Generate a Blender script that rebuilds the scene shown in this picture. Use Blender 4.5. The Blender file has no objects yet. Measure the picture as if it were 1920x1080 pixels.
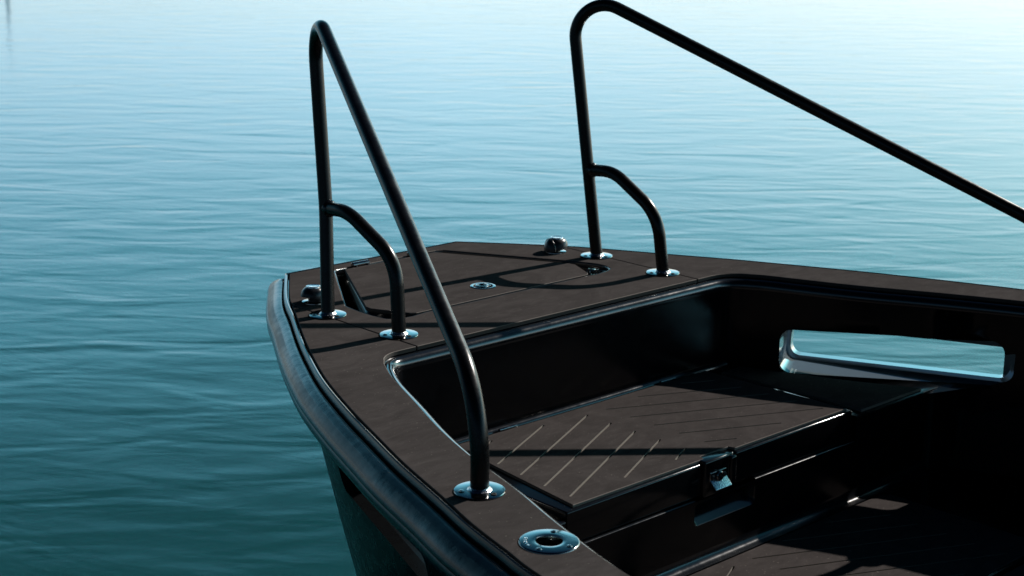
import bpy, bmesh, math, random
from mathutils import Vector, Matrix
from mathutils.geometry import delaunay_2d_cdt
R = math.radians
S = bpy.context.scene
COL = S.collection
random.seed(4)

# ------------------------------------------------------------------ camera
cam_d = bpy.data.cameras.new('camera'); cam = bpy.data.objects.new('camera', cam_d); COL.objects.link(cam)
cr, cu, cf = Vector((.7305, -.6828, .0108)), Vector((.1603, .1868, .9692)), Vector((.6638, .7063, -.2459))
cf.normalize(); cr = cf.cross(cu).normalized(); cu = cr.cross(cf)
cam.matrix_world = Matrix(((cr.x, cu.x, -cf.x, -2.75337), (cr.y, cu.y, -cf.y, -2.9645), (cr.z, cu.z, -cf.z, 1.03627), (0, 0, 0, 1)))
cam_d.sensor_width = 36; cam_d.lens = 3028.0 / 1920 * 36
cam_d.clip_start = .05; cam_d.clip_end = 6000
cam_d.dof.use_dof = True; cam_d.dof.focus_distance = 3.5; cam_d.dof.aperture_fstop = 8
S.camera = cam
S.render.resolution_x, S.render.resolution_y = 1024, 576

# ------------------------------------------------------------------ sky and sun
SUN_EL, SUN_AZ = 32.7, 90.5            # azimuth from +Y towards +X
W = bpy.data.worlds.new('World'); S.world = W; W.use_nodes = True
wn = W.node_tree; bg = wn.nodes['Background']
sky = wn.nodes.new('ShaderNodeTexSky'); sky.sky_type = 'NISHITA'; sky.sun_disc = False
sky.sun_elevation = R(SUN_EL); sky.sun_rotation = R(SUN_AZ)
sky.air_density = 1.0; sky.dust_density = 1.2; sky.ozone_density = 4.0; sky.altitude = 0
# the sky over the harbour: hazy and bright low down, deep and dark overhead
geo = wn.nodes.new('ShaderNodeTexCoord'); sxyz = wn.nodes.new('ShaderNodeSeparateXYZ'); wn.links.new(geo.outputs['Generated'], sxyz.inputs[0])
wr = wn.nodes.new('ShaderNodeValToRGB'); wn.links.new(sxyz.outputs[2], wr.inputs[0])
SKYT = [(0.0, (.64, .66, .72)), (.09, (.66, .70, .73)), (.17, (.70, .88, .78)), (.26, (.35, .76, .645)), (.40, (.036, .134, .130)), (.65, (.016, .040, .056)), (1.0, (.011, .027, .037))]
while len(wr.color_ramp.elements) < len(SKYT): wr.color_ramp.elements.new(.5)
for e_, (p_, c_) in zip(wr.color_ramp.elements, SKYT): e_.position = p_; e_.color = (*c_, 1)
wm = wn.nodes.new('ShaderNodeVectorMath'); wm.operation = 'MULTIPLY'; wn.links.new(sky.outputs[0], wm.inputs[0]); wn.links.new(wr.outputs[0], wm.inputs[1])
wg = wn.nodes.new('ShaderNodeVectorMath'); wg.operation = 'SCALE'; wn.links.new(wm.outputs[0], wg.inputs[0]); wg.inputs['Scale'].default_value = 3.75
# brighter towards the sun's side, dim behind the quay
wd = wn.nodes.new('ShaderNodeVectorMath'); wd.operation = 'DOT_PRODUCT'; wn.links.new(geo.outputs['Generated'], wd.inputs[0]); wd.inputs[1].default_value = (math.sin(R(75)), math.cos(R(75)), 0)
wa = wn.nodes.new('ShaderNodeValToRGB'); wq = wn.nodes.new('ShaderNodeMath'); wq.operation = 'MULTIPLY_ADD'; wn.links.new(wd.outputs['Value'], wq.inputs[0]); wq.inputs[1].default_value = .5; wq.inputs[2].default_value = .5
wn.links.new(wq.outputs[0], wa.inputs[0]); 
AZ = [(.3, (.07, .08, .10)), (.80, (1.04, 1.04, 1.04)), (.91, (1, 1, 1)), (.975, (.80, .80, .80)), (1.0, (.72, .72, .72))]
while len(wa.color_ramp.elements) < len(AZ): wa.color_ramp.elements.new(.5)
for e_, (p_, c_) in zip(wa.color_ramp.elements, AZ): e_.position = p_; e_.color = (*c_, 1)
wx = wn.nodes.new('ShaderNodeVectorMath'); wx.operation = 'MULTIPLY'; wn.links.new(wg.outputs[0], wx.inputs[0]); wn.links.new(wa.outputs[0], wx.inputs[1])
wn.links.new(wx.outputs[0], bg.inputs[0]); bg.inputs[1].default_value = .10
sd = bpy.data.lights.new('sun', 'SUN'); sd.energy = 5.0; sd.angle = R(.5); sd.color = (1, .93, .86)
sun = bpy.data.objects.new('sun', sd); COL.objects.link(sun)
sv = Vector((math.cos(R(SUN_EL)) * math.sin(R(SUN_AZ)), math.cos(R(SUN_EL)) * math.cos(R(SUN_AZ)), math.sin(R(SUN_EL))))
sun.rotation_euler = (-sv).to_track_quat('-Z', 'Y').to_euler(); sun.location = sv * 20
S.view_settings.view_transform = 'Standard'; S.view_settings.look = 'None'
S.view_settings.exposure = 0.0; S.view_settings.gamma = 1.0

# ------------------------------------------------------------------ materials
def mat(name, base=(.5, .5, .5), rough=.5, metal=0, **kw):
    m = bpy.data.materials.new(name); m.use_nodes = True
    b = m.node_tree.nodes['Principled BSDF']
    b.inputs['Base Color'].default_value = (*base, 1); b.inputs['Roughness'].default_value = rough
    b.inputs['Metallic'].default_value = metal
    for k, v in kw.items(): b.inputs[k.replace('_', ' ')].default_value = v
    return m
def N(m, t, **kw):
    n = m.node_tree.nodes.new(t)
    for k, v in kw.items(): setattr(n, k, v)
    return n
def L(m, a, b): m.node_tree.links.new(a, b)
def coords(m, scale=(1, 1, 1), rot=(0, 0, 0)):
    tc = N(m, 'ShaderNodeTexCoord'); mp = N(m, 'ShaderNodeMapping'); L(m, tc.outputs['Object'], mp.inputs[0])
    mp.inputs['Scale'].default_value = scale; mp.inputs['Rotation'].default_value = rot
    return mp.outputs[0]
def noise(m, vec, scale, detail=3, rough=.5, dist=0):
    n = N(m, 'ShaderNodeTexNoise'); L(m, vec, n.inputs['Vector']); n.inputs['Scale'].default_value = scale
    n.inputs['Detail'].default_value = detail; n.inputs['Roughness'].default_value = rough; n.inputs['Distortion'].default_value = dist
    return n.outputs['Fac']
def ramp(m, fac, stops):
    r = N(m, 'ShaderNodeValToRGB'); L(m, fac, r.inputs[0]); e = r.color_ramp.elements
    while len(e) < len(stops): e.new(.5)
    for i, (p, c) in enumerate(stops): e[i].position = p; e[i].color = (*c, 1) if len(c) == 3 else c
    return r.outputs[0]
def math_(m, op, a, b=None):
    n = N(m, 'ShaderNodeMath', operation=op)
    for i, v in enumerate((a, b)):
        if v is None: continue
        if isinstance(v, (int, float)): n.inputs[i].default_value = v
        else: L(m, v, n.inputs[i])
    return n.outputs[0]
def bump(m, h, strength, dist, to=None):
    n = N(m, 'ShaderNodeBump'); L(m, h, n.inputs['Height']); n.inputs['Strength'].default_value = strength; n.inputs['Distance'].default_value = dist
    L(m, n.outputs[0], (to or m.node_tree.nodes['Principled BSDF']).inputs['Normal']); return n
def P(m): return m.node_tree.nodes['Principled BSDF']

# foam deck covering: brown-grey with faint wiped streaks and fine grain
FOAM = mat('foam_top', (.1, .09, .085), .85)
v = coords(FOAM, (1, 1.5, 1), (0, 0, R(18)))
a = noise(FOAM, v, 6, 6, .62, 1.6); b_ = noise(FOAM, coords(FOAM, (1, 3.2, 1), (0, 0, R(-24))), 16, 5, .7, 1.0); c_ = noise(FOAM, coords(FOAM), 420, 2)
s_ = math_(FOAM, 'ADD', math_(FOAM, 'MULTIPLY', a, .54), math_(FOAM, 'ADD', math_(FOAM, 'MULTIPLY', b_, .34), math_(FOAM, 'MULTIPLY', c_, .20)))
fm = N(FOAM, 'ShaderNodeMix', data_type='RGBA'); L(FOAM, ramp(FOAM, s_, [(.40, (.044, .0395, .0385)), (.53, (.0555, .0495, .0485)), (.66, (.070, .0625, .0610))]), fm.inputs['A'])
L(FOAM, ramp(FOAM, noise(FOAM, coords(FOAM), 210, 1, .4), [(.735, (0,) * 3), (.77, (1,) * 3)]), fm.inputs['Factor']); fm.inputs['B'].default_value = (.17, .155, .14, 1)
L(FOAM, fm.outputs['Result'], P(FOAM).inputs['Base Color'])
L(FOAM, ramp(FOAM, a, [(.3, (.7,) * 3), (.7, (.92,) * 3)]), P(FOAM).inputs['Roughness'])
P(FOAM).inputs['Specular IOR Level'].default_value = 0
bump(FOAM, math_(FOAM, 'ADD', c_, math_(FOAM, 'MULTIPLY', b_, .6)), .25, .0008)
FOAM_CORE = mat('foam_cut_edge', (.21, .19, .165), .9)
FOAM_CHAM = mat('foam_chamfer', (.14, .118, .105), .9)
FOAM_SHADED = mat('foam_shaded_edge', (.05, .043, .038), .9)  # foam core darkened, the shade of the pad gaps put into the colour
def gloss(name, base, rough, coat=0.0, dirt=True, bumps=.0):
    m = mat(name, base, rough); P(m).inputs['Coat Weight'].default_value = coat; P(m).inputs['Coat Roughness'].default_value = .04
    if dirt:
        n = noise(m, coords(m), 30, 5, .65, .4)
        L(m, ramp(m, n, [(.35, (rough * .85,) * 3), (.75, (min(1, rough * 1.35),) * 3)]), P(m).inputs['Roughness'])
    if bumps:
        bump(m, noise(m, coords(m), 7, 2), bumps, .01)
    return m
GEL = gloss('black_gelcoat', (.0045, .005, .006), .13, bumps=.03)
HULLM = gloss('black_hull_gelcoat', (.004, .0045, .005), .28, bumps=.03); P(HULLM).inputs['Specular IOR Level'].default_value = .07
SLOTM = gloss('pale_reflection_gelcoat', (.006, .006, .008), .07, bumps=.02); P(SLOTM).inputs['Metallic'].default_value = .65; P(SLOTM).inputs['Base Color'].default_value = (.34, .41, .44, 1)  # pale teal metal stands in for bright water reflected in black gelcoat
TRIM = gloss('black_satin_trim', (.008, .009, .011), .15, bumps=.05); P(TRIM).inputs['Specular IOR Level'].default_value = .9
LINER = gloss('black_liner_gelcoat', (.0028, .0032, .0045), .20, bumps=.02)
TUBE = gloss('black_powder_coat', (.004, .0045, .0052), .27, bumps=.0)
P(TUBE).inputs['Specular IOR Level'].default_value = .36
P(LINER).inputs['Specular IOR Level'].default_value = .34
RUB = mat('black_rubber', (.012, .016, .02), .36); P(RUB).inputs['Specular IOR Level'].default_value = .5
v = coords(RUB)
sep = N(RUB, 'ShaderNodeSeparateXYZ'); L(RUB, v, sep.inputs[0])
zm = ramp(RUB, math_(RUB, 'ADD', math_(RUB, 'MULTIPLY', sep.outputs[2], 20), 1.0), [(.16, (0,) * 3), (.24, (1,) * 3), (.50, (1,) * 3), (.55, (0,) * 3)])
sc = noise(RUB, coords(RUB, (1, 1, .2)), 4, 4, .6, .3)
sc2 = noise(RUB, coords(RUB, (1, 2, 1)), 60, 5, .75)
msk = math_(RUB, 'MULTIPLY', zm, ramp(RUB, math_(RUB, 'ADD', math_(RUB, 'MULTIPLY', sc, .7), math_(RUB, 'MULTIPLY', sc2, .3)), [(.42, (.12,) * 3), (.55, (1,) * 3)]))
mx = N(RUB, 'ShaderNodeMix', data_type='RGBA'); L(RUB, msk, mx.inputs['Factor']); mx.inputs['A'].default_value = (.006, .012, .018, 1); mx.inputs['B'].default_value = (.014, .022, .031, 1)
L(RUB, mx.outputs['Result'], P(RUB).inputs['Base Color'])
L(RUB, ramp(RUB, msk, [(0, (.22,) * 3), (1, (.40,) * 3)]), P(RUB).inputs['Roughness'])
bump(RUB, math_(RUB, 'ADD', noise(RUB, coords(RUB), 30, 3), math_(RUB, 'MULTIPLY', noise(RUB, coords(RUB), 5, 2), 2)), .25, .003)
CHROME = mat('polished_steel', (.27, .27, .268), .09, 1); 
L(CHROME, ramp(CHROME, noise(CHROME, coords(CHROME), 60, 3), [(.3, (.05,) * 3), (.8, (.2,) * 3)]), P(CHROME).inputs['Roughness'])
WELD = mat('brushed_weld', (.75, .75, .76), .22, 1); bump(WELD, noise(WELD, coords(WELD), 260, 2), .6, .002)
CAPM = gloss('dark_cleat_plastic', (.018, .02, .024), .28)
HOLE = mat('hole_shade', (.003, .003, .003), .7)  # near-black paint for the shade inside bores and screw holes
PILE = mat('pale_timber', (.8, .8, .8), .8)  # whitened to offset the backlight, so its reflection stays faint

# water: dark teal body under a rippled dielectric surface
WATER = mat('sea_water', (.007, .054, .056), .11)
P(WATER).inputs['IOR'].default_value = 1.333
yaw = R(43.2)
def wv(sx, sy, dr=0):
    tc = N(WATER, 'ShaderNodeTexCoord'); vr = N(WATER, 'ShaderNodeVectorRotate', rotation_type='Z_AXIS'); L(WATER, tc.outputs['Object'], vr.inputs['Vector'])
    vr.inputs['Angle'].default_value = yaw + dr; mp = N(WATER, 'ShaderNodeMapping'); L(WATER, vr.outputs[0], mp.inputs[0]); mp.inputs['Scale'].default_value = (sx, sy, 1)
    return mp.outputs[0]
h1 = noise(WATER, wv(1.3, 3.4), 1.0, 2, .5, .6)
h2 = noise(WATER, wv(3.0, 7.2, R(12)), 1.0, 2, .5, .7)
h3 = noise(WATER, wv(7, 17, R(-8)), 1.0, 2, .5, .6)
h4 = noise(WATER, wv(14, 40, R(24)), 1.0, 2, .5, .3)
h5 = noise(WATER, wv(7, 26, R(38)), 1.0, 1, .5, .3)
pm = ramp(WATER, noise(WATER, wv(.28, .5), 1.0, 2), [(.50, (0,) * 3), (.64, (1,) * 3)])
H = math_(WATER, 'ADD', math_(WATER, 'ADD', math_(WATER, 'MULTIPLY', h1, .0078), math_(WATER, 'MULTIPLY', h2, .0013)),
          math_(WATER, 'ADD', math_(WATER, 'MULTIPLY', h3, .00036), math_(WATER, 'MULTIPLY', h4, .00026)))
H = math_(WATER, 'ADD', H, math_(WATER, 'MULTIPLY', math_(WATER, 'MULTIPLY', h5, pm), .0014))
bump(WATER, H, 1.0, 1.0)
P(WATER).inputs['Subsurface Weight'].default_value = 1; P(WATER).inputs['Subsurface Radius'].default_value = (.3, 1, 1); P(WATER).inputs['Subsurface Scale'].default_value = .8

# ------------------------------------------------------------------ mesh helpers
def link(name, bm, mats, parent=None, smooth=True, angle=35):
    me = bpy.data.meshes.new(name); bm.to_mesh(me); bm.free()
    for m in (mats if isinstance(mats, (list, tuple)) else [mats]): me.materials.append(m)
    if smooth:
        for p in me.polygons: p.use_smooth = True
        me.set_sharp_from_angle(angle=R(angle))
    o = bpy.data.objects.new(name, me); COL.objects.link(o)
    if parent: o.parent = parent
    return o
def tag(o, label=None, cat=None, group=None, kind=None):
    for k, v_ in (('label', label), ('category', cat), ('group', group), ('kind', kind)):
        if v_: o[k] = v_
    return o
def empty(name, loc=(0, 0, 0), parent=None):
    o = bpy.data.objects.new(name, None); COL.objects.link(o); o.location = loc; o.empty_display_size = .1
    if parent: o.parent = parent
    return o
def grid(bm, rows, closed_u=False, closed_v=False, mi=0):
    """rows: list of equally long lists of points"""
    V = [[bm.verts.new(p) for p in r] for r in rows]
    nu, nv = len(V), len(V[0])
    for i in range(nu if closed_u else nu - 1):
        for j in range(nv if closed_v else nv - 1):
            q = [V[i][j], V[(i + 1) % nu][j], V[(i + 1) % nu][(j + 1) % nv], V[i][(j + 1) % nv]]
            try: bm.faces.new(q).material_index = mi
            except ValueError: pass
    return V
def arc_fillet(pts, rad, n=10):
    pts = [Vector(p) for p in pts]; out = [pts[0]]
    for i in range(1, len(pts) - 1):
        a, b, c = pts[i - 1], pts[i], pts[i + 1]; r = rad[i - 1] if isinstance(rad, (list, tuple)) else rad
        u, w = (a - b).normalized(), (c - b).normalized(); th = u.angle(w)
        if r <= 0 or th > math.pi - .02: out.append(b); continue
        d = min(r / math.tan(th / 2), (a - b).length * .98, (c - b).length * .98); r = d * math.tan(th / 2)
        ctr = b + (u + w).normalized() * (r / math.sin(th / 2)); p0 = b + u * d; p1 = b + w * d
        e0, e1 = p0 - ctr, p1 - ctr; tot = e0.angle(e1); ax = e0.cross(e1).normalized()
        for k in range(n + 1): out.append(ctr + Matrix.Rotation(tot * k / n, 3, ax) @ e0)
    out.append(pts[-1]); return out
def tube(bm, pts, r, seg=20, cap=True):
    pts = [Vector(p) for p in pts]; rows = []; t0 = (pts[1] - pts[0]).normalized()
    nrm = t0.orthogonal().normalized(); prev = t0
    for i, p in enumerate(pts):
        t = ((pts[min(i + 1, len(pts) - 1)] - pts[max(i - 1, 0)])).normalized()
        nrm = prev.rotation_difference(t) @ nrm; nrm = (nrm - t * nrm.dot(t)).normalized(); prev = t; bn = t.cross(nrm)
        rr = r[i] if isinstance(r, (list, tuple)) else r
        rows.append([p + (nrm * math.cos(2 * math.pi * k / seg) + bn * math.sin(2 * math.pi * k / seg)) * rr for k in range(seg)])
    V = grid(bm, rows, closed_v=True)
    if cap: bm.faces.new(V[0][::-1]); bm.faces.new(V[-1])
def lathe(bm, prof, seg=40, M=Matrix.Identity(4), mi=0, cap=False):
    rows = [[M @ Vector((r * math.cos(2 * math.pi * k / seg), r * math.sin(2 * math.pi * k / seg), z)) for k in range(seg)] for r, z in prof]
    V = grid(bm, rows, closed_v=True, mi=mi)
    if cap: bm.faces.new(V[-1]).material_index = mi
def rbox(bm, lo, hi, r=.004, seg=2, M=None):
    b2 = bmesh.new(); bmesh.ops.create_cube(b2, size=1)
    lo, hi = Vector(lo), Vector(hi)
    for v_ in b2.verts: v_.co = Vector([(lo[i] + hi[i]) / 2 + v_.co[i] * (hi[i] - lo[i]) for i in range(3)])
    if r: bmesh.ops.bevel(b2, geom=b2.edges[:], offset=r, segments=seg, affect='EDGES', profile=.5)
    if M:
        for v_ in b2.verts: v_.co = M @ v_.co
    me = bpy.data.meshes.new('t'); b2.to_mesh(me); b2.free(); bm.from_mesh(me); bpy.data.meshes.remove(me)
def area2(p): return sum(p[i][0] * p[(i + 1) % len(p)][1] - p[(i + 1) % len(p)][0] * p[i][1] for i in range(len(p))) / 2
def offset(poly, d):
    """inward (d>0) offset of a ccw polygon"""
    n = len(poly); out = []
    for i in range(n):
        a, b, c = Vector(poly[i - 1][:2]), Vector(poly[i][:2]), Vector(poly[(i + 1) % n][:2])
        e1, e2 = (b - a).normalized(), (c - b).normalized()
        n1, n2 = Vector((-e1.y, e1.x)), Vector((-e2.y, e2.x)); m = n1 + n2
        k = max(.35, (1 + n1.dot(n2)) / 2) if m.length > 1e-6 else 1
        m = m.normalized() if m.length > 1e-6 else n1
        out.append(b + m * d / math.sqrt(k))
    return [(v_.x, v_.y) for v_ in out]
def cdt(outer, holes=(), extra=()):
    verts = [Vector(p) for p in outer]; edges = [(i, (i + 1) % len(outer)) for i in range(len(outer))]
    for h in holes:
        o = len(verts); verts += [Vector(p) for p in h]; edges += [(o + i, o + (i + 1) % len(h)) for i in range(len(h))]
    verts += [Vector(p) for p in extra]
    r = delaunay_2d_cdt(verts, edges, [], 4 if holes else 1, 1e-6)
    return r[0], r[2]
def pin(p, poly):
    x, y = p; c = False; n = len(poly)
    for i in range(n):
        x1, y1 = poly[i]; x2, y2 = poly[i - 1]
        if (y1 > y) != (y2 > y) and x < (x2 - x1) * (y - y1) / (y2 - y1) + x1: c = not c
    return c
def surf(bm, outer, holes, fn, flip=False, extra=(), mi=0):
    vs, fs = cdt(outer, holes, extra); V = [bm.verts.new(fn(p[0], p[1])) for p in vs]
    for f in fs:
        f = list(f)
        if holes:
            c = (sum(vs[i][0] for i in f) / len(f), sum(vs[i][1] for i in f) / len(f))
            if any(pin(c, h) for h in holes): continue
        if flip: f = f[::-1]
        bm.faces.new([V[i] for i in f]).material_index = mi
def pad(bm, outer, holes, z0, z1, ch=.0012, side=1, hch=None):
    """foam sheet: chamfered top, cut sides in the core or shade-darkened edge colour"""
    if area2(outer) < 0: outer = outer[::-1]
    holes = [h if area2(h) > 0 else h[::-1] for h in holes]
    hch = ch if hch is None else hch; ti = offset(outer, ch); th = [offset(h, -hch) if hch else h for h in holes]
    surf(bm, ti, th, lambda x, y: (x, y, z1))
    def ring(a, b, za, zb, mi):
        n = len(a)
        VA = [bm.verts.new((*p, za)) for p in a]; VB = [bm.verts.new((*p, zb)) for p in b]
        for i in range(n): bm.faces.new([VA[i], VA[(i + 1) % n], VB[(i + 1) % n], VB[i]]).material_index = mi
    ring(outer, ti, z1 - ch, z1, 2); ring(outer, outer, z0, z1 - ch, side)
    for h, t in zip(holes, th):
        (ring(h[::-1], t[::-1], z1 - hch, z1, 2) if hch else None); ring(h[::-1], h[::-1], z0, z1 - hch, side)
    bmesh.ops.remove_doubles(bm, verts=bm.verts, dist=1e-5)
def circ(cx, cy, r, n=32, a0=0): return [(cx + r * math.cos(a0 + 2 * math.pi * k / n), cy + r * math.sin(a0 + 2 * math.pi * k / n)) for k in range(n)]
def rrect(x0, y0, x1, y1, r, n=6):
    out = []
    for cx, cy, a in ((x1 - r, y0 + r, -90), (x1 - r, y1 - r, 0), (x0 + r, y1 - r, 90), (x0 + r, y0 + r, 180)):
        out += [(cx + r * math.cos(R(a + 90 * k / n)), cy + r * math.sin(R(a + 90 * k / n))) for k in range(n + 1)]
    return out
def catmull(pts, step=.02):
    P_ = [Vector((*p[:2], 0)) for p in pts]; out = []
    for i in range(len(P_) - 1):
        p0 = P_[i - 1] if i else P_[0] * 2 - P_[1]; p1, p2 = P_[i], P_[i + 1]; p3 = P_[i + 2] if i + 2 < len(P_) else P_[-1] * 2 - P_[-2]
        n = max(1, int((p2 - p1).length / step))
        for k in range(n):
            t = k / n
            out.append(.5 * (2 * p1 + (p2 - p0) * t + (2 * p0 - 5 * p1 + 4 * p2 - p3) * t * t + (3 * p1 - p0 - 3 * p2 + p3) * t ** 3))
    out.append(P_[-1]); return [(v_.x, v_.y) for v_ in out]

# ------------------------------------------------------------------ boat outline (x across, y towards the bow, z up; deck at z = 0)
PORT = [(-.303, .516), (-.41, .368), (-.475, .27), (-.540, .155), (-.640, -.015), (-.722, -.165), (-.80, -.32), (-.878, -.505), (-.94, -.668), (-.993, -.812), (-1.047, -.98), (-1.089, -1.105), (-1.12, -1.22), (-1.15, -1.34), (-1.21, -1.7), (-1.25, -2.2), (-1.28, -3.0), (-1.26, -4.1)]
STBD = [(.295, .517), (.41, .38), (.50, .263), (.58, .127), (.655, -.012), (.735, -.155), (.812, -.312), (.89, -.476), (.975, -.68), (1.052, -.884), (1.11, -1.06), (1.16, -1.3), (1.22, -1.7), (1.26, -2.2), (1.28, -3.0), (1.26, -4.1)]
INP = [(-.624, -.301), (-.672, -.388), (-.741, -.545), (-.81, -.70), (-.863, -.842), (-.893, -.945), (-.925, -1.05), (-.962, -1.155), (-.997, -1.262), (-1.017, -1.33), (-1.04, -1.43), (-1.08, -1.7), (-1.11, -2.2), (-1.13, -3.0), (-1.12, -3.8)]
INS = [(.647, -.312), (.744, -.548), (.822, -.70), (.868, -.79), (.94, -.945), (.975, -1.05), (1.01, -1.2), (1.05, -1.4), (1.09, -1.7), (1.12, -2.2), (1.14, -3.0), (1.12, -3.8)]
outP, outS = catmull(PORT), catmull(STBD)
inP, inS = catmull(INP), catmull(INS)
cornP = [(v_.x, v_.y) for v_ in arc_fillet([(-.40, -.247, 0), (-.588, -.247, 0), (-.672, -.388, 0)], .075, 8)][1:-1]
cornS = [(v_.x, v_.y) for v_ in arc_fillet([(.40, -.247, 0), (.612, -.247, 0), (.744, -.548, 0)], .10, 8)][1:-1]
inP = [p for p in inP if p[1] < cornP[-1][1] - .012]; inS = [p for p in inS if p[1] < cornS[-1][1] - .012]
# cockpit opening, starting astern on the starboard side, going forward, across and back down the port side
OPEN = inS[::-1] + cornS[::-1] + [(x / 10, -.247) for x in (4, 2, 0, -2, -4)] + cornP + inP
HULLC = outS[::-1] + [(.2, .516), (.1, .516), (0, .516), (-.1, .516), (-.2, .516)] + outP      # open curve: stern-starboard .. bow .. stern-port
def normals(C, sgn=1, closed=False):
    out = []; n = len(C)
    for i in range(n):
        a = Vector(C[i - 1] if (i or closed) else C[0]); b = Vector(C[i]); c = Vector(C[(i + 1) % n] if (i < n - 1 or closed) else C[-1])
        t1 = (b - a).normalized() if (b - a).length > 1e-9 else (c - b).normalized(); t2 = (c - b).normalized() if (c - b).length > 1e-9 else t1
        m = Vector((t1.y + t2.y, -t1.x - t2.x)).normalized(); k = max(.5, m.dot(Vector((t1.y, -t1.x))))
        out.append(m * sgn / k)
    return out
HN = normals(HULLC)            # travelling ccw-ish: outward side is to the right
if HN[len(HN) // 2].y < 0: HN = [-n for n in HN]
ON = normals(OPEN)             # for the opening: normal pointing OUT of the opening (under the pads)
if ON[len(ON) // 2].y < 0: ON = [-n for n in ON]
def arclen(C):
    s = [0]
    for a, b in zip(C[:-1], C[1:]): s.append(s[-1] + (Vector(b) - Vector(a)).length)
    return s
HS, OS = arclen(HULLC), arclen(OPEN)
def at_curve(C, NN, SS, s):
    import bisect
    i = min(max(bisect.bisect_right(SS, s) - 1, 0), len(C) - 2); t = min(1, max(0, (s - SS[i]) / max(1e-9, SS[i + 1] - SS[i])))
    return Vector(C[i]).lerp(Vector(C[i + 1]), t), NN[i].lerp(NN[i + 1], t)
def s_at_y(C, SS, y, side):
    best = None
    for i in range(len(C) - 1):
        a, b = C[i], C[i + 1]
        if a[0] * side > 0 and (a[1] - y) * (b[1] - y) <= 0 and a[1] != b[1]: best = SS[i] + (SS[i + 1] - SS[i]) * (y - a[1]) / (b[1] - a[1])
    return best
def sweep(C, NN, prof, closed=False):
    return [[(c[0] + n_[0] * n, c[1] + n_[1] * n, z) for n, z in prof] for c, n_ in zip(C, NN)]

boat = empty('motor_boat', (0, 0, 0))
tag(boat, 'black open motor boat with dark brown deck and two tall bow handrails', 'boat')

# ---- rub rail and deck lip
bm = bmesh.new()
RP = [(.0155, -.030), (.0165, -.022), (.0195, -.0175), (.0245, -.0165), (.0315, -.0185), (.0395, -.0230), (.0475, -.0290), (.0540, -.0365), (.0585, -.0450), (.0605, -.0535), (.0600, -.0560), (.0575, -.0575), (.0570, -.0600), (.0585, -.0640), (.0585, -.0720), (.0560, -.0800), (.0500, -.0870), (.0410, -.0920), (.0300, -.0950), (.0200, -.0950)]
grid(bm, sweep(HULLC, HN, RP)); link('rub_rail', bm, RUB, boat, angle=30)
bm = bmesh.new()
grid(bm, sweep(HULLC, HN, [(-.02, -.010), (.0035, -.010), (.0042, -.004), (.0058, -.0008), (.0085, .0004), (.0115, -.0008), (.0135, -.005), (.0145, -.012), (.0150, -.028), (.022, -.032)])); link('gunwale_lip', bm, GEL, boat)

# ---- hull sides with the freeing slots, closed bottom
def hull_n(z, y):
    tab = [(-.02, .016), (-.10, .022), (-.13, -.004), (-.30, -.042), (-.50, -.088), (-.75, -.150), (-.95, -.30), (-1.05, -.55)]
    for (z1, n1), (z2, n2) in zip(tab[:-1], tab[1:]):
        if z >= z2: return n1 + (n2 - n1) * (z1 - z) / (z1 - z2)
    return tab[-1][1]
def hull_pt(s, z):
    c, n_ = at_curve(HULLC, HN, HS, s)
    if z < -.30: n_ = n_.normalized()
    k = hull_n(z, c.y); 
    p = Vector((c.x, c.y)) + n_ * k
    if z < -.2: p.y -= max(0, c.y) * (-.2 - z) * .35
    return (p.x, p.y, z)
SLOT_Y, SLOT_Z = (-.372, -.862), (-.252, -.158)
def slot_loop(C, SS, side, y0=None, y1=None, z=SLOT_Z, r=.03):
    a, b = sorted((s_at_y(C, SS, y0 if y0 is not None else SLOT_Y[0], side), s_at_y(C, SS, y1 if y1 is not None else SLOT_Y[1], side)))
    return rrect(a, z[0], b, z[1], r)
hs = {sd_: slot_loop(HULLC, HS, sd_, -.326, -.872, (-.2390, -.1535), .028) for sd_ in (1, -1)}
for sd_ in hs:      # the opening follows the rising sheer a little
    ss0 = [p[0] for p in hs[sd_]]; a_, b2 = min(ss0), max(ss0)
    hs[sd_] = [(s, z + (.008 if z < -.2 else .002) * ((b2 - s) if sd_ > 0 else (s - a_)) / (b2 - a_)) for s, z in hs[sd_]]
zl = [-.025, -.10, -.13, -.145, -.17, -.20, -.23, -.26, -.30, -.40, -.50, -.60, -.75, -.85, -.95, -1.05]
bm = bmesh.new()
rect = [(HS[0], zl[-1])] + [(s, zl[-1]) for s in HS[1:-1]] + [(HS[-1], zl[-1]), (HS[-1], zl[0])] + [(s, zl[0]) for s in HS[1:-1]][::-1] + [(HS[0], zl[0])]
ext = [(s, z) for s in HS[1:-1] for z in zl[1:-1] if not any(pin((s, z), offset(h, -.006)) for h in hs.values())]
surf(bm, rect, list(hs.values()), hull_pt, extra=ext)
row = [bm.verts.new(hull_pt(s, -1.05)) for s in HS]; m_ = len(row) // 2          # bottom
for i in range(len(row) // 2 - 1): bm.faces.new([row[i], row[i + 1], row[len(row) - 2 - i], row[len(row) - 1 - i]])
tz = [-.02, -.10, -.30, -.50, -.75, -1.05]; tr = [[hull_pt(HS[0], z), hull_pt(HS[-1], z)] for z in tz]; grid(bm, tr)       # transom
bmesh.ops.remove_doubles(bm, verts=bm.verts, dist=1e-4)
hull = link('hull', bm, HULLM, boat, angle=25)

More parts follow.
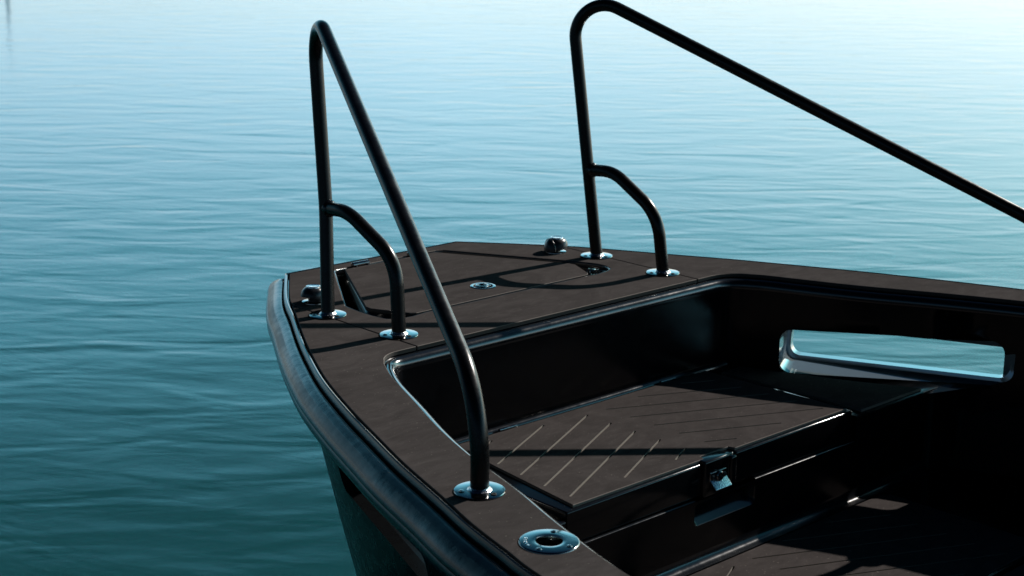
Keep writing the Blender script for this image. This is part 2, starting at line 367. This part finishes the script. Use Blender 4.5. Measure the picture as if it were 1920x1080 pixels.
# ---- cockpit liner with the same slots
def liner_off(z, y):
    """how far the wall lies outside the opening edge"""
    base = -.0192
    k = min(1, max(0, (-.74 - y) / .10)); k = k * k * (3 - 2 * k)
    q = min(1, (-.03 - z) / .03)
    return base + (.082 - base) * k * q
def liner_pt(s, z):
    c, n_ = at_curve(OPEN, ON, OS, s); k = liner_off(z, c.y)
    return (c.x + n_.x * k, c.y + n_.y * k, z)
os_ = {sd_: slot_loop(OPEN, OS, sd_, -.388, -.908, (-.2575, -.136), .034) for sd_ in (1, -1)}
lz = [-.034, -.045, -.06, -.09, -.12, -.15, -.18, -.21, -.24, -.27, -.34, -.42, -.50]
ss_ = OS
bm = bmesh.new()
rect = [(s, lz[-1]) for s in ss_] + [(s, lz[0]) for s in ss_[::-1]]
ext = [(s, z) for s in ss_[1:-1] for z in lz[1:-1] if not any(pin((s, z), offset(h, -.006)) for h in os_.values())]
surf(bm, rect, list(os_.values()), liner_pt, flip=True, extra=ext)
# aft bulkhead of the cockpit
grid(bm, [[liner_pt(ss_[0], z), liner_pt(ss_[-1], z)] for z in lz])
bmesh.ops.remove_doubles(bm, verts=bm.verts, dist=1e-5)
link('cockpit_liner', bm, LINER, boat, angle=40)
bm = bmesh.new()
grid(bm, sweep(OPEN, ON, [(.010, -.0105), (.0050, -.0145), (.0030, -.0140), (.001, -.0118), (-.003, -.0115), (-.0085, -.0128), (-.0135, -.0160), (-.0172, -.0212), (-.0192, -.0280), (-.0197, -.0370), (-.0190, -.0390)])); link('coaming', bm, TRIM, boat)
# tunnels between liner and hull side
for sd_ in (1, -1):
    bm = bmesh.new(); A = [liner_pt(*p) for p in os_[sd_]]; B = [hull_pt(*p) for p in hs[sd_]]
    # match orientation: both loops run the same way along their own curve
    A_, B_ = [Vector(p) for p in A], [Vector(p) for p in B]
    inner_b = []
    ctr = sum(B_, Vector()) / len(B_)
    for p in B_:
        d = (p - ctr); inner_b.append(ctr + d * 1.0)
    nr = Vector((-sd_ * .9, -.43 * 1, 0)).normalized() if sd_ > 0 else Vector((.9, -.43, 0)).normalized()
    lip1 = [p + nr * .030 for p in B_]                        # sill of the outer skin
    def grow(P3, d):
        out = []
        for p in P3:
            q = p.copy(); h = Vector((p.x - ctr.x, p.y - ctr.y, 0)); hl = h.length
            q.z += -d if p.z < ctr.z else d
            if hl > .23: q += h / hl * d
            out.append(q)
        return out
    face_ = grow(lip1, .010)
    grid(bm, [B_, lip1, [p + nr * .001 for p in face_], A_], closed_v=True)
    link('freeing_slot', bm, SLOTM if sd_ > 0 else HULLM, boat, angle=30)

# ---- deck moulding under the pads
hatch_S = [(.178, .475), (.198, .466), (.395, .105), (.413, .060), (.414, .030), (.400, -.004), (.375, -.018), (.33, -.026), (.28, -.024)]
hatch_P = [(-.178, .475), (-.194, .465), (-.396, .150), (-.402, .090), (-.402, .035), (-.394, -.012), (-.372, -.030), (-.33, -.034), (-.28, -.026)]
HOLEP = hatch_P[::1] + hatch_S[::-1]
if area2(HOLEP) < 0: HOLEP = HOLEP[::-1]
bm = bmesh.new()
def smooth_out(C, NN, n): return [(c[0] + m[0] * n, c[1] + m[1] * n) for c, m in zip(C, NN)]
fore_outer = smooth_out(HULLC, HN, .002)
ring = [p for p in fore_outer]; op = smooth_out(OPEN, ON, .004)
outer = ring; 
op = smooth_out(OPEN, ON, .006)
surf(bm, outer, [op[::-1], HOLEP], lambda x, y: (x, y, -.010))
zs_ = [-.010, -.016, -.07]; hp = [offset(HOLEP, o) for o in (0, .004, .006)]
grid(bm, [[(*p, z) for p in h] for h, z in zip(hp, zs_)], closed_v=True)
surf(bm, offset(HOLEP, .006), [], lambda x, y: (x, y, -.07))
bmesh.ops.remove_doubles(bm, verts=bm.verts, dist=1e-5)
link('deck_moulding', bm, GEL, boat)

bm = bmesh.new(); grid(bm, [[(*p, z) for p in offset(HOLEP, o)] for o, z in ((.0004, -.0105), (.0005, -.0022), (.0012, -.0008), (.0022, -.0006), (.0032, -.0014), (.0038, -.0032), (.0040, -.0120))], closed_v=True)
link('hatch_rim', bm, TRIM, boat)
# ---- foam pads on the deck
PZ = (-.0095, 0)
SX = .489; G = .0022
def clip_curve(C, cond): return [p for p in C if cond(p)]
sp = next(p for p in outS if p[0] > SX); pp = next(p for p in outP if p[0] < -SX)
foreo = [(SX - G, -.2405), (SX - G, sp[1] + .004)] + [p for p in outS if p[0] < SX - .006][::-1] + [p for p in outP if p[0] > -SX + .006] + [(-SX + G, pp[1] + .004), (-SX + G, -.2405)]
bm = bmesh.new(); pad(bm, foreo, [HOLEP], *PZ)
fore = link('deck_pad', bm, [FOAM, FOAM_SHADED, FOAM_CHAM], boat, smooth=False)
for sd_, oc, in_c in ((1, outS, None), (-1, outP, None)):
    o_ = [p for p in oc if abs(p[0]) > SX + .006]
    inner = smooth_out(OPEN, ON, .0065)
    i_ = [p for p in inner if p[0] * sd_ > SX + .01]
    if sd_ > 0: i_ = i_            # astern -> forward
    else: i_ = i_[::-1]
    y0 = sp[1] if sd_ > 0 else pp[1]
    poly = [(sd_ * (SX + G), -.2405), (sd_ * (SX + G), y0 - .004)] + o_ + i_
    bm = bmesh.new(); pad(bm, poly, [circ(-1.048, -1.244, .028, 24)] if sd_ < 0 else [], *PZ); link('deck_pad', bm, [FOAM, FOAM_SHADED, FOAM_CHAM], boat, smooth=False)

# ---- hatch in the foredeck
hatch = empty('anchor_hatch', (0, .2, 0), boat)
def lk(name, bm, mats, par, **kw):
    """link a part whose mesh is in boat coordinates under a parent that has an offset"""
    o = link(name, bm, mats, par, **kw); off = Vector(par.location)
    if par.parent and par.parent != boat: off += Vector(par.parent.location)
    for v_ in o.data.vertices: v_.co -= off
    return o
lid = [(.160, .4610), (.356, .112), (.359, .092), (.316, .002), (.302, -.012), (-.302, -.015), (-.316, -.005), (-.362, .090), (-.360, .112), (-.160, .4610)]
lid = lid[::-1] if area2(lid) < 0 else lid
bm = bmesh.new(); pad(bm, lid, [circ(-.001, .075, .0335, 40)], -.0095, 0)
lk('hatch_pad', bm, [FOAM, FOAM_SHADED, FOAM_CHAM], hatch, smooth=False)
bm = bmesh.new(); tray = offset(lid, -.003)
lo_ = offset(lid, .004)
grid(bm, [[(*p, z) for p in q] for q, z in ((offset(lid, .002), -.0098), (offset(lid, 0), -.0115), (offset(lid, -.0065), -.030), (offset(lid, -.003), -.038))], closed_v=True)
surf(bm, offset(lid, .002), [circ(-.001, .075, .030, 40)], lambda x, y: (x, y, -.0098)); bmesh.ops.remove_doubles(bm, verts=bm.verts, dist=1e-5)
lk('hatch_lid', bm, TRIM, hatch)
for x in (-.099, .099):
    bm = bmesh.new(); tube(bm, [(x - .029, .470, .0045), (x - .027, .470, .0045), (x + .027, .470, .0045), (x + .029, .470, .0045)], [.005, .0075, .0075, .005], 16)
    for q in (-.020, .020): rbox(bm, (x + q - .0015, .458, -.004), (x + q + .0015, .472, .004), .0005)
    lk('hinge', bm, CHROME, hatch)
# flush ring latch
M0 = Matrix.Translation((-.001, .075, 0))
bm = bmesh.new()
lathe(bm, [(.0335, -.004), (.0335, .0012), (.0315, .0022), (.0275, .0018), (.0262, .0002), (.0258, -.006), (.018, -.008), (.0001, -.008)], 44, M0)
lk('ring_latch', bm, CHROME, hatch)
bm = bmesh.new(); pts = [Vector((-.004 + .0150 * math.cos(a_ * math.pi / 14), .076 + .0150 * math.sin(a_ * math.pi / 14), .0015)) for a_ in range(3, 27)]
tube(bm, pts, .0034, 10); rbox(bm, (.008, .0635, -.004), (.019, .0865, .0035), .0025); lk('pull_ring', bm, CHROME, hatch)
bm = bmesh.new(); lathe(bm, [(.0105, -.0075), (.0100, -.0050), (.0001, -.0048)], 20, Matrix.Translation((-.006, .076, 0))); lk('lock_core', bm, HOLE, hatch)
# thin steel coil in the recess by the lid corner
bm = bmesh.new()
cp = [Vector((.337 + .004 * t / 9 + .0095 * math.cos(t * .9), .022 - .0022 * t * .5, -.004 + .0085 * math.sin(t * .9))) for t in range(0, 30)]
tube(bm, cp, .0022, 8); lk('coil_end', bm, CHROME, hatch)

# ---- handrails
RT = .0168
def flange(par, x, y, hole_a=20):
    M = Matrix.Translation((x, y, 0)); bm = bmesh.new()
    lathe(bm, [(.0452, 0), (.0454, .0018), (.0446, .0030), (.0436, .0033), (.0215, .0034)], 56, M)
    o = link('mounting_flange', bm, CHROME, par)
    bm = bmesh.new(); lathe(bm, [(.0222, .0040), (.0208, .0048), (.0190, .0068), (.0176, .0090), (RT + .0001, .0100)], 40, M); link('weld_collar', bm, WELD, par)
    for k in range(3):
        a_ = R(hole_a + 120 * k); q = Matrix.Translation((x + .0335 * math.cos(a_), y + .0335 * math.sin(a_), 0))
        bm = bmesh.new(); lathe(bm, [(.0056, .0041), (.0052, .0050), (.0030, .0052), (.0028, .0044), (.0001, .0043)], 16, q)
        link('screw', bm, HOLE if k != 1 else CHROME, par)
def handrail(side, T, J, A, B, F, BR, V, RB):
    r = empty('handrail', (0, 0, 0), boat)
    bm = bmesh.new(); path = arc_fillet([(F[0], F[1], .003), tuple(J), tuple(T), tuple(V), (RB[0], RB[1], .003)], [.6, .086, .17], 18)
    # subdivide long runs so the frame stays steady
    tube(bm, path, RT, 28); link('rail_tube', bm, TUBE, r)
    bm = bmesh.new(); Jc = Vector(J) + Vector((0, -.004, .002))
    tube(bm, arc_fillet([tuple(Jc), tuple(A), tuple(B), (BR[0], BR[1], .003)], [.135, .115], 18), RT, 24); link('brace_tube', bm, TUBE, r)
    bm = bmesh.new(); d_ = (Vector(A) - Jc).normalized(); c0 = Jc + d_ * RT * .92
    tube(bm, [c0 - d_ * .003, c0, c0 + d_ * .003, c0 + d_ * .006], [RT + .0015, RT + .0042, RT + .0034, RT + .0002], 24, cap=False); link('weld_bead', bm, TRIM, r)
    flange(r, F[0], F[1], 35); flange(r, BR[0], BR[1], 35); flange(r, RB[0], RB[1], 35)
    return r
hp_ = handrail(-1, (-.4422, .2, .7467), (-.453, .145, .2552), (-.4629, .045, .2655), (-.4553, -.125, .1751), (-.480, .108), (-.461, -.142), (-.9957, -1.0193, .1717), (-.983, -1.004))
hs_ = handrail(1, (.4263, .2, .7577), (.4572, .145, .2464), (.4553, .045, .2558), (.4502, -.125, .1635), (.477, .124), (.468, -.135), (.9957, -1.0193, .1717), (.985, -1.006))
hp_['label'] = 'nearer handrail on the port gunwale'; hs_['label'] = 'farther handrail running out of the right edge'

# ---- pop-up cleats
def cleat(x, y, rot):
    c = empty('pop_up_cleat', (x, y, 0), boat); c.scale = (1.12, 1.12, 1.08); c.rotation_euler.z = R(rot)
    bm = bmesh.new(); lathe(bm, [(.0275, 0), (.0272, .0018), (.0255, .0026), (.0001, .0026)], 40); link('base_plate', bm, CHROME, c)
    bm = bmesh.new(); lathe(bm, [(.0175, .0026), (.0172, .020), (.0165, .026)], 32, Matrix.Translation((.006, 0, 0))); link('stalk', bm, CAPM, c)
    bm = bmesh.new(); rows = []       # domed horn that overhangs the stalk on one side (-x) and runs down to the plate on the other
    for i in range(13):
        t = i / 12; ph = t * math.pi / 2 * 1.0; rows.append([])
        for k in range(44):
            a_ = 2 * math.pi * k / 44; r_ = .0300 * (math.cos(ph) ** .62 if t < 1 else .0) + .0001
            low = .004 + .0135 * (.5 - .5 * math.cos(a_)) ** 1.3
            zt = .0390; z = low + (zt - low) * math.sin(ph) ** .95
            x = r_ * math.cos(a_) * 1.04 - .001; y_ = r_ * math.sin(a_) * .93
            rows[-1].append((x, y_, z))
    V = grid(bm, rows, closed_v=True); 
    inner_ = [bm.verts.new((v_.co.x * .6 + .003, v_.co.y * .6, v_.co.z + .003)) for v_ in V[0]]
    for k in range(44): bm.faces.new([V[0][(k + 1) % 44], V[0][k], inner_[k], inner_[(k + 1) % 44]])
    link('horn', bm, CAPM, c)
    bm = bmesh.new(); pts = []
    for k in range(19):
        t = -1 + 2 * k / 18; pts.append(Vector((.0165, .0262 * math.sin(t * 1.5), .0050 + .0305 * math.cos(t * 1.5))))
    tube(bm, pts, .0024, 8); link('cap_band', bm, CAPM, c)
    bm = bmesh.new(); lathe(bm, [(.0165, .0365), (.0160, .0388), (.0140, .0398), (.0130, .0392), (.0001, .0394)], 32, Matrix.Translation((-.003, 0, 0))); link('cap_disc', bm, WELD, c)
    return c
cleat(-.430, .232, 15)['label'] = 'cleat half hidden behind the near front post'
cleat(.428, .240, 165)['label'] = 'cleat standing clear on the far side of the foredeck'

# ---- socket plate on the port gunwale
so = empty('socket_plate', (-1.048, -1.244, 0), boat)
bm = bmesh.new(); lathe(bm, [(.0222, -.006), (.0222, .0018), (.0226, .0026), (.0234, .0029), (.0290, .0029), (.0470, .0029), (.0488, .0024), (.0500, .0010), (.0502, -.0002)], 64); link('face_ring', bm, CHROME, so)
bm = bmesh.new(); lathe(bm, [(.0223, -.004), (.0221, -.07), (.0001, -.07)], 30); link('socket_bore', bm, HOLE, so)
for a_ in (200, 35, 282):
    q = Matrix.Translation((.0385 * math.cos(R(a_)), .0385 * math.sin(R(a_)), 0))
    bm = bmesh.new(); lathe(bm, [(.0050, .0029), (.0044, .0040), (.0026, .0042), (.0022, .0033), (.0001, .0032)], 18, q); link('screw', bm, CHROME, so)
bm = bmesh.new()
for k in range(5):       # worn raised lettering, no longer legible
    a_ = R(166 - k * 11); rbox(bm, (-.0022, -.0024, .0027), (.0018, .0024, .0033), .0005, 1, Matrix.Translation((.0385 * math.cos(a_), .0385 * math.sin(a_), 0)) @ Matrix.Rotation(a_ - math.pi / 2, 4, 'Z'))
    rbox(bm, (-.0005, -.0024, .0027), (.0030, -.0014, .0033), .0003, 1, Matrix.Translation((.0385 * math.cos(a_), .0385 * math.sin(a_), 0)) @ Matrix.Rotation(a_ - math.pi / 2 + .4 * k, 4, 'Z'))
link('raised_lettering', bm, WELD, so)

# ---- step locker in front of the cockpit
ZT = -.2625
bm = bmesh.new()
def inside_x(y, side): 
    s = s_at_y(OPEN, OS, y, side); p = liner_pt(s, -.26); return p[0]
ys = [-.262, -.30, -.36, -.44, -.52, -.60, -.68, -.735]
Lx = [(-.60 if y > -.27 else inside_x(min(y, -.33), -1) if y > -.33 else inside_x(y, -1), y) for y in ys]
Rx = [(.62 if y > -.27 else inside_x(min(y, -.34), 1) if y > -.34 else inside_x(y, 1), y) for y in ys]
top = Lx[::-1][::-1] + Rx[::-1]
top = Lx + Rx[::-1]
surf(bm, top if area2(top) > 0 else top[::-1], [], lambda x, y: (x, y, ZT))
# aft face below the lid, with the hand recess
pocket = rrect(-.100, -.390, .118, -.336, .014)
def face(x, z): return (x, -.7545, z)
surf(bm, [(-.93, -.500), (.93, -.500), (.93, ZT - .004), (.515, ZT - .004), (.515, -.3300), (-.515, -.3300), (-.515, ZT - .004), (-.93, ZT - .004)], [pocket], face)
for a_, b2 in ((-.93, -.515), (.515, .93)): grid(bm, [[(a_, -.7545, ZT - .004), (b2, -.7545, ZT - .004)], [(a_, -.7535, ZT - .0012), (b2, -.7535, ZT - .0012)], [(a_, -.7500, ZT), (b2, -.7500, ZT)], [(a_, -.735, ZT), (b2, -.735, ZT)]])
pb = [(x * .985 + .0002, z) for x, z in pocket]
# raised ridge between the cockpit front wall and the lid
yb = -.247 - .016
bmesh.ops.remove_doubles(bm, verts=bm.verts, dist=1e-5)
link('step_moulding', bm, LINER, boat)
bm = bmesh.new(); grid(bm, [[(x, yy, zz) for x in (-.585, .60)] for yy, zz in ((-.262, -.2385), (-.2685, -.2395), (-.2735, -.2415), (-.276, -.245), (-.2785, -.2505), (-.279, -.258))])
link('step_back_ridge', bm, TRIM, boat)
for sd_ in (-1, 1):
    xi = .552 if sd_ > 0 else .560
    sl_ = [((inside_x(y, sd_) - sd_ * .006), y) for y in (-.42, -.50, -.58, -.66, -.742)]
    po = [(sd_ * (xi - .015), -.300), (sd_ * (abs(inside_x(-.36, sd_)) - .035), -.300)] + sl_ + [(sd_ * xi, -.742)]
    bm = bmesh.new(); pad(bm, po, [], ZT + .0003, -.2558); link('step_side_pad', bm, [FOAM, FOAM_CORE, FOAM_CHAM], boat, smooth=False)
for a_, b2 in ((-.515, -.098), (.118, .515)):
    bm = bmesh.new(); grid(bm, [[(x, y, z) for x in (a_, b2)] for y, z in ((-.7545, -.3300), (-.7540, -.3280), (-.7525, -.3268), (-.7500, -.3264), (-.728, -.3264))]); link('step_ledge', bm, TRIM, boat)
bm = bmesh.new()
sl = lambda z: .020 * min(1, max(0, (-.366 - z) / .018))      # the recess floor slopes up and inwards like a scoop
grid(bm, [[(x, -.7545, z) for x, z in pocket], [(x, -.7505, z + .1 * sl(z)) for x, z in offset(pocket, .002)], [(x, -.722, z + sl(z)) for x, z in offset(pocket, .006)], [(x, -.70, z + sl(z)) for x, z in offset(pocket, .008)]], closed_v=True)
surf(bm, offset(pocket, .008), [], lambda x, z: (x, -.70, z + sl(z)), flip=True)
link('hand_recess', bm, TRIM, boat)
lk_ = empty('step_locker', (0, -.5, -.25), boat)
def slab(bm, x0, x1, y0, y1, z0, z1, r, seg=4): rbox(bm, (x0, y0, z0), (x1, y1, z1), r, seg)
bm = bmesh.new(); slab(bm, -.507, -.070, -.748, -.283, -.325, -.2465, .0055); slab(bm, .048, .507, -.748, -.283, -.325, -.2465, .0055); slab(bm, -.0705, .0485, -.742, -.283, -.32, -.2470, .004)
lk('locker_lid', bm, GEL, lk_)
bm = bmesh.new(); slab(bm, -.0720, .0180, -.7560, -.722, -.329, -.2405, .006); slab(bm, .0245, .0480, -.7540, -.7300, -.318, -.2510, .006); lk('latch_housing', bm, GEL, lk_)
def chevrons(y0, n, xl, xr, ymin, ymax, w=.0052):
    out = []
    for sd_ in (-1, 1):
        lim = xl if sd_ < 0 else xr
        for k in range(-2, n):
            yk = y0 - .0795 * k; x0, x1 = .034, lim(yk)
            f = lambda x: yk - .468 * (x - .034)
            if f(x0) > ymax: x0 = .034 + (yk - ymax) / .468
            x1 = min(x1, .034 + (yk - ymin) / .468)
            if x1 - x0 < .03: continue
            d = Vector((1, -.468)).normalized(); nn = Vector((-d.y, d.x)) * w / 2; a_, b2 = Vector((x0, f(x0))), Vector((x1, f(x1)))
            q = [a_ - nn, a_ - nn * .6 - d * w * .4, a_ + nn * .6 - d * w * .4, a_ + nn, b2 + nn, b2 + nn * .6 + d * w * .4, b2 - nn * .6 + d * w * .4, b2 - nn]
            q = [(p.x * sd_, p.y) for p in q]
            q = q if area2(q) > 0 else q[::-1]
            out.append(q)
    return out
bm = bmesh.new()
ch = chevrons(-.347, 6, lambda y: .437 + (-.347 - y) * .1, lambda y: .437 + (-.347 - y) * .1, -.699, -.330)
pad(bm, [(-.478, -.738), (-.055, -.738), (-.050, -.722), (.050, -.722), (.055, -.738), (.492, -.738), (.470, -.296), (-.425, -.296)], ch, -.2462, -.2400, hch=0)
lk('lid_pad', bm, [FOAM, FOAM_CORE, FOAM_CHAM], lk_, smooth=False)
for x in (-.245, .33):      # lid hinges
    bm = bmesh.new()
    for k in range(5): tube(bm, [(x - .028 + k * .0115, -.2865, -.2405), (x - .028 + k * .0115 + .010, -.2865, -.2405)], .0042, 12)
    rbox(bm, (x - .030, -.296, -.2462), (x + .030, -.279, -.2440), .0006); lk('hinge', bm, CHROME, lk_)
# compression latch
bm = bmesh.new(); rbox(bm, (-.056, -.7590, -.2920), (.002, -.7555, -.2700), .0015, 3); lk('latch_plate', bm, CHROME, lk_)
bm = bmesh.new(); rbox(bm, (-.029, -.0015, -.027), (.029, .0015, 0), .0014, 3, Matrix.Translation((-.027, -.7585, -.288)) @ Matrix.Rotation(R(-46), 4, 'X')); lk('latch_flap', bm, WELD, lk_)
bm = bmesh.new()
lathe(bm, [(.0125, 0), (.0125, .006), (.0100, .008), (.0065, .0082), (.0060, .004), (.0001, .004)], 28, Matrix.Translation((-.027, -.759, -.282)) @ Matrix.Rotation(R(90), 4, 'X')); lk('lock_barrel', bm, CHROME, lk_)
for x in (-.046, -.006):
    bm = bmesh.new(); lathe(bm, [(.0062, 0), (.0058, .003), (.0030, .004), (.0001, .004)], 18, Matrix.Translation((x, -.759, -.283)) @ Matrix.Rotation(R(90), 4, 'X')); lk('latch_screw', bm, CAPM, lk_)

# ---- cockpit floor
ZF = -.490
bm = bmesh.new()
fl = [liner_pt(s, -.49)[:2] for s in OS if True]
fl = [(x * 1.0, y) for x, y in fl if y < -.6]
fl = fl if area2(fl) > 0 else fl[::-1]
surf(bm, fl, [], lambda x, y: (x, y, ZF))
# rounded foot where the step face meets the floor
bmesh.ops.remove_doubles(bm, verts=bm.verts, dist=1e-5)
link('cockpit_floor', bm, LINER, boat)
bm = bmesh.new(); grid(bm, [[(x, y, z) for x in (-.95, .95)] for y, z in ((-.7545, -.458), (-.7556, -.466), (-.7595, -.4745), (-.766, -.4800), (-.773, -.4825), (-.7815, -.4835), (-.7825, -.490))])
link('step_foot_fillet', bm, TRIM, boat)
bm = bmesh.new(); ch = chevrons(-.822, 8, lambda y: .50, lambda y: .50, -1.20, -.806)
pad(bm, rrect(-.60, -1.232, .62, -.786, .03), ch, -.4898, -.4835, hch=0); link('floor_pad', bm, [FOAM, FOAM_CORE, FOAM_CHAM], boat, smooth=False)
bm = bmesh.new(); tube(bm, [(-.6, -1.245, -.484), (.62, -1.245, -.484)], .006, 12); link('floor_hatch_trim', bm, GEL, boat)
bm = bmesh.new(); ch = chevrons(-1.30, 16, lambda y: .60, lambda y: .60, -2.4, -1.285)
pad(bm, rrect(-.70, -2.45, .70, -1.258, .03), ch, -.4898, -.4835, hch=0); link('floor_pad', bm, [FOAM, FOAM_CORE, FOAM_CHAM], boat, smooth=False)
# small screws on the front wall
for x, z in ((.431, -.044), (.447, -.155), (-.05, -.12)):
    bm = bmesh.new(); lathe(bm, [(.0026, 0), (.0022, .0012), (.0001, .0016)], 12, Matrix.Translation((x, -.2632, z)) @ Matrix.Rotation(R(90), 4, 'X')); link('wall_screw', bm, CHROME, boat)

# ------------------------------------------------------------------ water and a far mooring pile
bm = bmesh.new(); nrad = 48
rr = [0, 20, 60, 200, 800, 4000]
rows = [[(r_ * math.cos(2 * math.pi * k / nrad), r_ * math.sin(2 * math.pi * k / nrad), 0) for k in range(nrad)] for r_ in rr[1:]]
V = grid(bm, rows, closed_v=True); bm.faces.new(V[0])
wt = link('water', bm, WATER, smooth=False); wt.location = (0, 0, -.92); tag(wt, kind='structure')
pl = empty('mooring_pile', (16.9, 37.35, -.92)); tag(pl, 'pale timber mooring pile standing in the water beyond the top left corner', 'pile')
bm = bmesh.new(); lathe(bm, [(.055, -1), (.055, .2), (.05, 1.7), (.045, 1.74)], 20); link('shaft', bm, PILE, pl)
bm = bmesh.new(); lathe(bm, [(.055, 1.74), (.06, 1.79), (.04, 1.83), (.001, 1.85)], 20); link('cap', bm, PILE, pl)
